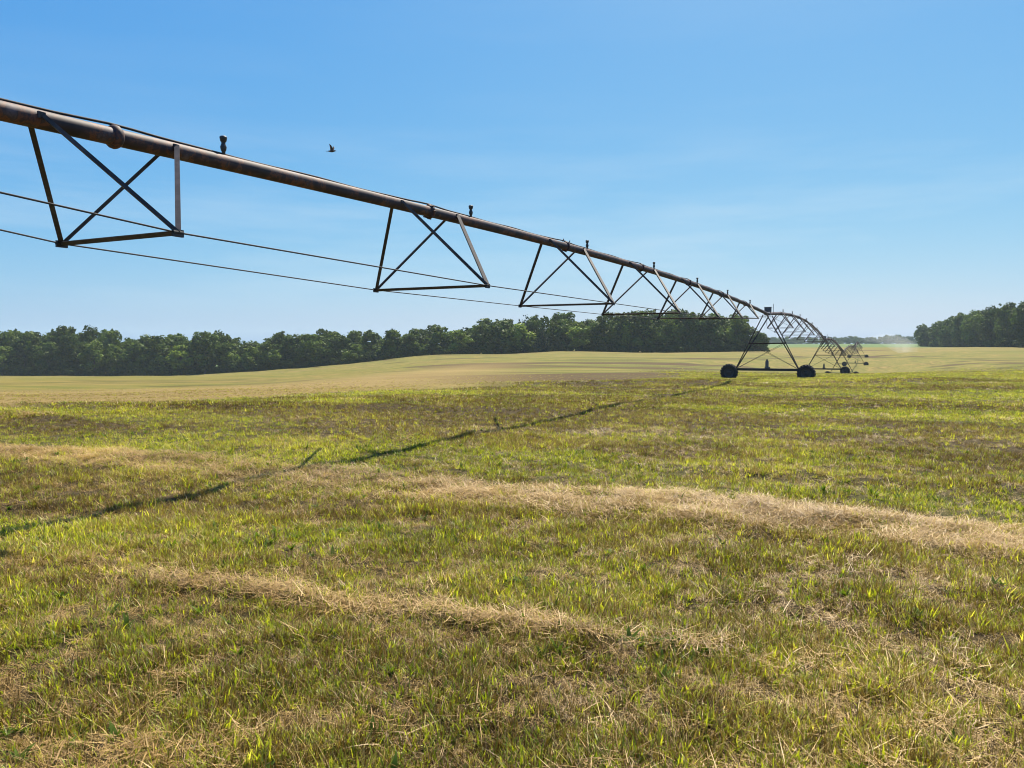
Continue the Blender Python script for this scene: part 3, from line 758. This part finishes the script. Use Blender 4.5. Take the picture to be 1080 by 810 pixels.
# ------------------------------------------------------------------ trees
def crown_mesh(sd, conifer=False, n=2600, leaf=.42):
    """unit crown: height 1 (z 0..1), half width about 0.36; leaves as small quads clustered on sub-crowns"""
    r = np.random.default_rng(sd)
    cs = []
    if conifer:
        k = 26
        for i in range(k):
            t = (i + .5) / k; z = .06 + .9 * t; ra = .27 * (1 - t) ** .8 + .02
            for a in r.uniform(0, 6.283, 4 if t < .7 else 2):
                cs.append((ra * .65 * math.cos(a), ra * .65 * math.sin(a), z - .02, ra * .5 + .02))
        cs = np.array(cs)
    else:
        k = int(r.integers(16, 30)); sq = r.uniform(.75, 1.25, 2); lean = r.normal(0, .05, 2)
        while len(cs) < k:
            p = r.uniform(-1, 1, 3)
            if (p ** 2).sum() > 1 or (p**2).sum() < .25: continue
            z = .52 + p[2] * .40; taper = 1 - .35 * max(0, p[2]) - .15 * max(0, -p[2])
            cs.append((p[0] * .30 * taper * sq[0] + lean[0] * p[2], p[1] * .30 * taper * sq[1] + lean[1] * p[2], z + r.uniform(-.03, .03), r.uniform(.06, .155)))
        for _ in range(9):
            a = r.uniform(0, 6.283); e = r.uniform(-.3, 1.4); q = r.uniform(.26, .33)
            cs.append((q * math.cos(a) * math.cos(e) * sq[0], q * math.sin(a) * math.cos(e) * sq[1], .54 + .42 * math.sin(e) * r.uniform(.85, 1.02), r.uniform(.025, .06)))
        cs = np.array(cs)
    w = cs[:, 3] ** 2; idx = r.choice(len(cs), n, p=w / w.sum())
    dirs = r.normal(size=(n, 3)); dirs /= np.linalg.norm(dirs, axis=1)[:, None]
    c = cs[idx, :3] + dirs * (cs[idx, 3] * r.uniform(.55, 1.12, n))[:, None]
    c[:, 2] = np.clip(c[:, 2], .01, None)
    nrm = dirs + r.normal(0, .55, (n, 3)); nrm /= np.linalg.norm(nrm, axis=1)[:, None]
    t1 = np.cross(nrm, r.normal(size=(n, 3))); t1 /= np.linalg.norm(t1, axis=1)[:, None]; t2 = np.cross(nrm, t1)
    s = (leaf / 15.0) * r.uniform(.6, 1.5, n)[:, None]
    s2 = s * r.uniform(.5, 1, n)[:, None]
    V = np.stack([c - t1 * s - t2 * s2 * .3, c + t1 * s * .2 - t2 * s2, c + t1 * s + t2 * s2 * .2, c - t1 * s * .1 + t2 * s2], 1).reshape(-1, 3)
    Fq = np.arange(4 * n).reshape(-1, 4)
    me = np_mesh('crown', V, Fq, M_needle if conifer else M_leaf, smooth=False)
    clump = r.random(len(cs))
    bl = np.repeat(np.clip(clump[idx] * .7 + r.random(n) * .3, 0, 1), 4)
    fattr(me, 'bl', bl)
    return me, V, Fq, bl
CR = [crown_mesh(200 + i) for i in range(14)]
CN = [crown_mesh(300 + i, True, 2200, .34) for i in range(4)]
def trunk_mesh(sd, conifer):
    r = random.Random(sd); m = MB()
    top = .8 if conifer else .62
    pts = [(0, 0, -.03), (.004, .0, .1), (r.uniform(-.01, .01), r.uniform(-.01, .01), .3), (r.uniform(-.02, .02), r.uniform(-.02, .02), top)]
    m.tube(pts, [.024, .017, .013, .005], 8)
    if not conifer:
        for i in range(6):
            a = i * 1.05 + r.uniform(0, .5); z = r.uniform(.2, .5); l = r.uniform(.14, .24)
            m.tube([(0, 0, z), (math.cos(a) * l * .5, math.sin(a) * l * .5, z + l * .45), (math.cos(a) * l, math.sin(a) * l, z + l * 1.0)], [.009, .006, .003], 6)
    return m.mesh('trunk', M_bark)
TRK = [trunk_mesh(i, False) for i in range(4)]; TRN = [trunk_mesh(9, True)]
def make_tree(x, y, h, wide, tone, conifer, label, group, name='tree', v=None):
    z = gz(x, y)
    root = empty(name, (x, y, z - .1), random.uniform(0, 6.283))
    tag(root, label, 'tree', group)
    me = (CN if conifer else CR)[(v if v is not None else random.randrange(99)) % (4 if conifer else 14)][0]
    c = bpy.data.objects.new('crown', me); C.objects.link(c); c.parent = root; c.scale = (h * wide, h * wide, h); c['tone'] = float(tone)
    t = bpy.data.objects.new('trunk', random.choice(TRN if conifer else TRK)); C.objects.link(t); t.parent = root; t.scale = (h, h, h)
    return root

top_prof = [(-150, 352), (-60, 350), (0, 356), (12, 352), (22, 346), (60, 345), (80, 347), (100, 346), (115, 348), (127, 354), (140, 353), (150, 353), (165, 355), (185, 352), (205, 354), (220, 351), (245, 353), (270, 355), (290, 350), (310, 352), (330, 344), (350, 348), (375, 350), (400, 347), (415, 346), (430, 347), (445, 342), (470, 345), (485, 344), (500, 343), (520, 337), (540, 335), (570, 333), (590, 331), (610, 334), (640, 331), (680, 330), (715, 327), (740, 332), (765, 331), (785, 340), (800, 350), (808, 360)]
tpx, tpy = zip(*top_prof)
bpx, bpy_ = zip(*base_prof)
def prof_h(px, Z): return (1 + .06 * (480 < px < 790)) * (np.interp(px, bpx, bpy_) - np.interp(px, tpx, tpy)) / F * Z

# sections of the wood along the far side of the field, for labels
sections = [
    (-60, 132, 'in the tall left block of the long wood'),
    (132, 215, 'in the dip beside the tall left block'),
    (215, 325, 'in the low middle of the long wood'),
    (325, 400, 'in the wood where the field edge climbs'),
    (400, 515, 'in the wood under the second truss frame'),
    (515, 645, 'in the wood under the third truss frame'),
    (645, 735, 'in the wood under the fourth truss frame'),
    (735, 830, 'in the wood behind the nearest wheeled tower'),
]
ordn = ['leftmost', 'second from left', 'third from left', 'fourth from left', 'fifth from left', 'sixth from left', 'seventh from left', 'eighth from left']
front = []
px = 2.0
rt = random.Random(5)
tones = {18: .15, 115: .45, 155: .6, 180: .75, 195: .9, 255: .55, 290: .35, 372: .5, 422: .6, 452: .4, 487: .75, 545: .85, 612: .8, 668: .75, 690: .6, 715: .45, 770: .6}
while px < 800:
    front.append(px); px += rt.uniform(19, 26)
front = [q for q in front if q < 772] + [776.0, 790.0, 801.0]
cnt = {}
for px in front:
    sec = next(s for s in sections if s[0] <= px < s[1])
    k = cnt.get(sec[2], 0); cnt[sec[2]] = k + 1
    Z = WOODZ + rt.uniform(-2, 5)
    near = min(tones, key=lambda a: abs(a - px)); tone = tones[near] if abs(near - px) < 12 else (rt.uniform(.12, .52) if px < 330 else rt.uniform(.10, .32))
    con = (px > 395 and px < 620 and rt.random() < .3 and tone < .3)
    h = prof_h(px, Z) * (rt.uniform(.72, .99) if tone < .3 else rt.uniform(.62, .86))
    if px > 773: h = prof_h(px, Z) * 1.0
    h = max(h, 4.0)
    look = ('pointed dark conifer' if con else 'dark broad tree' if tone < .3 else 'mid green tree' if tone < .58 else 'pale yellowish tree')
    wide = 1.0 if con else min(1.5, rt.uniform(9.0, 12.5) / (.72 * h))
    make_tree(px2u(px) * Z, Z, h, wide, tone, con, f'{look}, {ordn[k]} {sec[2]}', 'trees along the long wood edge')
# understorey bushes that close the foot of the wood, and the trees behind: one far-off mass
def tree_mass(name, spots, label):
    Vs, Fs, Bs, MI = [], [], [], []; off = 0
    for (x, y, h, wide, con) in spots:
        me, V, Fq, bl = (CN if con else CR)[rt.randrange(4 if con else 14)]
        a = rt.uniform(0, 6.283); ca, sa = math.cos(a), math.sin(a)
        W = V * np.array([h * wide, h * wide, h]); W = np.stack([W[:, 0] * ca - W[:, 1] * sa, W[:, 0] * sa + W[:, 1] * ca, W[:, 2]], -1)
        W += np.array([x, y, float(hbase([x], [y])[0]) - .3 - .10 * h * (h < 6.6)])
        Vs.append(W); Fs.append(Fq + off); off += len(W); Bs.append(np.clip(bl * .7 + rt.uniform(-.1, .35), 0, 1)); MI += [1 if con else 0] * len(Fq)
    me = np_mesh(name, np.concatenate(Vs), np.concatenate(Fs), [M_leaf, M_needle], MI, False)
    fattr(me, 'bl', np.concatenate(Bs))
    o = bpy.data.objects.new(name, me); C.objects.link(o); o['tone'] = .28
    tag(o, label, 'wood', kind='stuff'); return o
spots = []
for row, (dz, lo, hi) in enumerate([(7, .9, 1.03), (13, .92, 1.04), (20, .9, 1.02)]):
    px = -140.0 + row * 7
    while px < 790 - row * 8:
        Z = WOODZ + dz + rt.uniform(-2, 2); h = prof_h(px, WOODZ) * rt.uniform(lo - .08, hi + .05) * (Z / WOODZ)
        h += float(hbase([px2u(px) * WOODZ], [WOODZ])[0] - hbase([px2u(px) * Z], [Z])[0]) * .8
        con = 390 < px < 640 and rt.random() < .35 or rt.random() < .06
        spots.append((px2u(px) * Z, Z, max(h, 3), .85 if con else min(1.6, rt.uniform(8, 15) / (.72 * h)), con)); px += rt.uniform(13, 27)
tree_mass('wood', spots, 'deep dark mass of trees behind the edge of the long wood')
spots = []
px = -140.0
while px < 806:
    for dz in (0, 5):
        Z = WOODZ + dz + rt.uniform(-1, 1.5); h = rt.uniform(2.5, 5.0)
        if px < 790 or h < 4: spots.append((px2u(px + dz) * Z, Z, h, rt.uniform(1.3, 1.9), False))
    px += rt.uniform(4.5, 9)
tree_mass('undergrowth', spots, 'low bushy undergrowth along the foot of the long wood')

# right-hand wood: its edge runs away to the left
rp = [(976, 10.5, 430), (988, 12.0, 405), (1000, 13.5, 385), (1014, 14.5, 360), (1028, 15.5, 335), (1044, 16.2, 315), (1060, 16.8, 295), (1078, 17.5, 275), (1100, 18, 262), (1128, 18, 250), (1160, 18, 240)]
rtop = [(972, 346), (985, 339), (1000, 333), (1015, 329), (1030, 326), (1045, 322), (1060, 318), (1080, 311), (1120, 308), (1170, 305)]
rname = ['lowest tree at the left tip of the right-hand wood', 'second tree from the left tip of the right-hand wood', 'third tree from the left tip of the right-hand wood', 'fourth tree from the left tip of the right-hand wood', 'fifth tree from the left tip of the right-hand wood', 'sixth tree from the left tip, midway along the right-hand wood', 'tall tree two in from the right frame edge in the right-hand wood', 'tallest tree of the right-hand wood at the right frame edge', 'tree just past the right frame edge', 'tree well past the right frame edge', 'farthest right tree past the frame edge']
rspots = []
for i, (px, _, Z) in enumerate(rp):
    yt = np.interp(px, [a for a, b in rtop], [b for a, b in rtop]); yb = 366.8
    h = (yb - yt) / F * Z
    tone = [.2, .35, .3, .1, .4, .12, .25, .15, .2, .2, .2][i]
    make_tree(px2u(px) * Z, Z, h * .92, min(1.4, 11 / (.72 * h)), tone, False, ('dark green ' if tone < .25 else 'mid green ') + rname[i], 'trees along the right-hand wood edge')
    for d in (6, 13, 21):
        rspots.append((px2u(px + rt.uniform(-4, 9)) * (Z + d), Z + d, h * rt.uniform(.9, 1.05) * (Z + d) / Z, min(1.3, 10 / (.72 * h)), rt.random() < .1))
    for _ in range(2):
        q = px + rt.uniform(-4, 10); rspots.append((px2u(q) * (Z - 1.5), Z - 1.5, rt.uniform(3, 6.5), 1.6, False))
    for _ in range(7):
        q = px + rt.uniform(-4, 15); zz = Z + rt.uniform(0, 9); rspots.append((px2u(q) * zz, zz, rt.uniform(4, 6.5), 1.7, False))
tree_mass('wood', rspots, 'dark mass of trees filling the right-hand wood')
# hazy wood on the far skyline
fs = []
px = 770.0
while px < 1010:
    for d in (0, 25, 50):
        Z = 900 + d + rt.uniform(-8, 8); hh = {0: 7, 25: 8.5, 50: 9.5}[d] * rt.uniform(.85, 1.12) + (2.0 if 928 < px < 950 else 0)
        q = px + rt.uniform(-2, 2); fs.append((px2u(q) * Z, Z, hh, rt.uniform(1.1, 1.7), False))
    fs.append((px2u(px) * 896, 896, 4.0, 3.2, False))
    px += rt.uniform(5, 8)
tree_mass('far_wood', fs, 'low hazy blue wood on the far skyline between the two nearer woods')

# ------------------------------------------------------------------ bird
bz = 25.0; bc = Vector((px2u(352.5) * bz, bz, EYE + (HOR - 162.5) / F * bz))
m = MB()
body = [((-.125, 0, .0), .012), ((-.07, 0, .0), .026), ((0, 0, .0), .036), ((.06, 0, .006), .032), ((.095, 0, .014), .022), ((.12, 0, .016), .017), ((.14, 0, .012), .008), ((.165, 0, .008), .003)]
m.tube([b[0] for b in body], [b[1] for b in body], 12)
m.add([(-.11, -.012, .004), (-.11, .012, .004), (-.2, .035, .0), (-.2, -.035, 0), (-.11, -.012, -.004), (-.11, .012, -.004), (-.2, .035, -.003), (-.2, -.035, -.003)], [(0, 1, 2, 3), (7, 6, 5, 4), (0, 4, 5, 1), (1, 5, 6, 2), (2, 6, 7, 3), (3, 7, 4, 0)])
M_bird = metal_mat('bird_plumage', [(.35, (.02, .018, .016)), (.6, (.07, .055, .045)), (.75, (.16, .14, .12))], .8, 0, 40)
bird = m.build('bird', M_bird); bird.location = bc; bird.rotation_euler = (0, R(4), R(-12))
tag(bird, 'small dark bird flying with raised wings above the irrigator pipe', 'bird')
for sd in (-1, 1):
    m = MB()
    pr = [(.045, .0), (.05, .5), (.02, .85), (-.03, 1.0)]
    ch = [.085, .08, .05, .01]
    top, bt = [], []
    for (xo, t), c in zip(pr, ch):
        y = sd * (.02 + .12 * t) ; z = .02 + .17 * t
        top += [(xo, y, z), (xo - c * .5, y, z + .006), (xo - c, y, z - .002)]
        bt += [(xo, y, z - .004), (xo - c * .5, y, z - .0), (xo - c, y, z - .005)]
    n = len(top); fs_ = []
    for i in range(3):
        for j in range(2):
            a = i * 3 + j
            fs_ += [(a, a + 1, a + 4, a + 3), (n + a + 3, n + a + 4, n + a + 1, n + a)]
        fs_ += [(i * 3, i * 3 + 3, n + i * 3 + 3, n + i * 3), (i * 3 + 2, n + i * 3 + 2, n + i * 3 + 5, i * 3 + 5)]
    m.add(top + bt, fs_, True); m.build('wing', M_bird, bird)

# ------------------------------------------------------------------ haze
m = MB(); m.box((0, 0, 13), (5200, 5200, 80))
M_haze, nt, out = newmat('haze_air')
v = N(nt, 'ShaderNodeVolumePrincipled'); v.inputs['Color'].default_value = (.74, .90, 1, 1); v.inputs['Density'].default_value = .00017
nt.links.new(v.outputs[0], out.inputs['Volume'])
hz = m.build('haze', M_haze); tag(hz, 'thin pale blue summer haze over the fields', 'haze', kind='stuff')

# ------------------------------------------------------------------ light, sky, camera
SUN_EL, SUN_AZ = R(57), R(21)          # azimuth clockwise from the view direction (+Y)
w = bpy.data.worlds.new('World'); scene.world = w; w.use_nodes = True
nt = w.node_tree; nt.nodes.clear()
sky = nt.nodes.new('ShaderNodeTexSky'); sky.sky_type = 'NISHITA'; sky.sun_disc = False
sky.sun_elevation = SUN_EL; sky.sun_rotation = SUN_AZ
sky.air_density = 1.0; sky.dust_density = 1.0; sky.ozone_density = 3.0; sky.altitude = 50
bg = nt.nodes.new('ShaderNodeBackground'); bg.inputs[1].default_value = .072
wo = nt.nodes.new('ShaderNodeOutputWorld')
# per-channel response: deep blue overhead, pale but not burnt out at the horizon
sp_ = nt.nodes.new('ShaderNodeSeparateColor'); cb_ = nt.nodes.new('ShaderNodeCombineColor')
nt.links.new(sky.outputs[0], sp_.inputs[0])
for i, (mu, po) in enumerate([(.215, 1.46), (.92, .79), (3.40, .24)]):
    a = nt.nodes.new('ShaderNodeMath'); a.operation = 'POWER'; a.inputs[1].default_value = po; nt.links.new(sp_.outputs[i], a.inputs[0])
    b = nt.nodes.new('ShaderNodeMath'); b.operation = 'MULTIPLY'; b.inputs[1].default_value = mu; nt.links.new(a.outputs[0], b.inputs[0])
    nt.links.new(b.outputs[0], cb_.inputs[i])
# a few very faint streaks of thin high cloud, low on the right
tc = nt.nodes.new('ShaderNodeTexCoord'); mp = nt.nodes.new('ShaderNodeMapping'); mp.inputs['Rotation'].default_value = (0, R(9), 0); mp.inputs['Scale'].default_value = (1.6, 1.6, 13)
nz = nt.nodes.new('ShaderNodeTexNoise'); nz.inputs['Scale'].default_value = 1.3; nz.inputs['Detail'].default_value = 6; nz.inputs['Roughness'].default_value = .55
nt.links.new(tc.outputs['Generated'], mp.inputs[0]); nt.links.new(mp.outputs[0], nz.inputs['Vector'])
cr = nt.nodes.new('ShaderNodeMapRange'); cr.inputs[1].default_value = .46; cr.inputs[2].default_value = .72; cr.inputs[3].default_value = 0; cr.inputs[4].default_value = .36
nt.links.new(nz.outputs['Fac'], cr.inputs[0])
xy = nt.nodes.new('ShaderNodeSeparateXYZ'); nt.links.new(tc.outputs['Generated'], xy.inputs[0])
e1 = nt.nodes.new('ShaderNodeMapRange'); e1.interpolation_type = 'SMOOTHSTEP'; e1.inputs[1].default_value = .02; e1.inputs[2].default_value = .11; nt.links.new(xy.outputs['Z'], e1.inputs[0])
e2 = nt.nodes.new('ShaderNodeMapRange'); e2.interpolation_type = 'SMOOTHSTEP'; e2.inputs[1].default_value = .14; e2.inputs[2].default_value = .30; e2.inputs[3].default_value = 1; e2.inputs[4].default_value = .12; nt.links.new(xy.outputs['Z'], e2.inputs[0])
m1 = nt.nodes.new('ShaderNodeMath'); m1.operation = 'MULTIPLY'; nt.links.new(cr.outputs[0], m1.inputs[0]); nt.links.new(e1.outputs[0], m1.inputs[1])
m2 = nt.nodes.new('ShaderNodeMath'); m2.operation = 'MULTIPLY'; nt.links.new(m1.outputs[0], m2.inputs[0]); nt.links.new(e2.outputs[0], m2.inputs[1])
mc = nt.nodes.new('ShaderNodeMix'); mc.data_type = 'RGBA'; mc.inputs[7].default_value = (4.6, 5.4, 6.0, 1)
nt.links.new(m2.outputs[0], mc.inputs[0]); nt.links.new(cb_.outputs[0], mc.inputs[6])
nt.links.new(mc.outputs[2], bg.inputs[0]); nt.links.new(bg.outputs[0], wo.inputs[0])
ld = bpy.data.lights.new('sun', 'SUN'); ld.energy = 5.0; ld.angle = R(.53); ld.color = (1, .91, .76)
lo = bpy.data.objects.new('sun', ld); C.objects.link(lo)
sd = Vector((math.sin(SUN_AZ) * math.cos(SUN_EL), math.cos(SUN_AZ) * math.cos(SUN_EL), math.sin(SUN_EL)))
lo.rotation_euler = sd.to_track_quat('Z', 'Y').to_euler(); lo.location = sd * 60

cd = bpy.data.cameras.new('camera'); cd.sensor_width = 36; cd.lens = F / 1080 * 36; cd.clip_start = .05; cd.clip_end = 12000
co = bpy.data.objects.new('camera', cd); C.objects.link(co)
co.location = (0, 0, EYE); co.rotation_euler = (R(90) - math.atan((405 - HOR) / F), 0, 0)
scene.camera = co
scene.view_settings.view_transform = 'Standard'; scene.view_settings.look = 'None'
scene.view_settings.exposure = 1.12; scene.view_settings.gamma = 1
scene.render.engine = 'CYCLES'
scene.cycles.max_bounces = 6; scene.cycles.diffuse_bounces = 3; scene.cycles.transmission_bounces = 3; scene.cycles.volume_bounces = 1
scene.cycles.pixel_filter_type = 'BLACKMAN_HARRIS'; scene.cycles.filter_width = 1.05
scene.cycles.use_denoising = True
scene.cycles.denoiser = 'OPENIMAGEDENOISE'
scene.cycles.denoising_input_passes = 'RGB_ALBEDO_NORMAL'
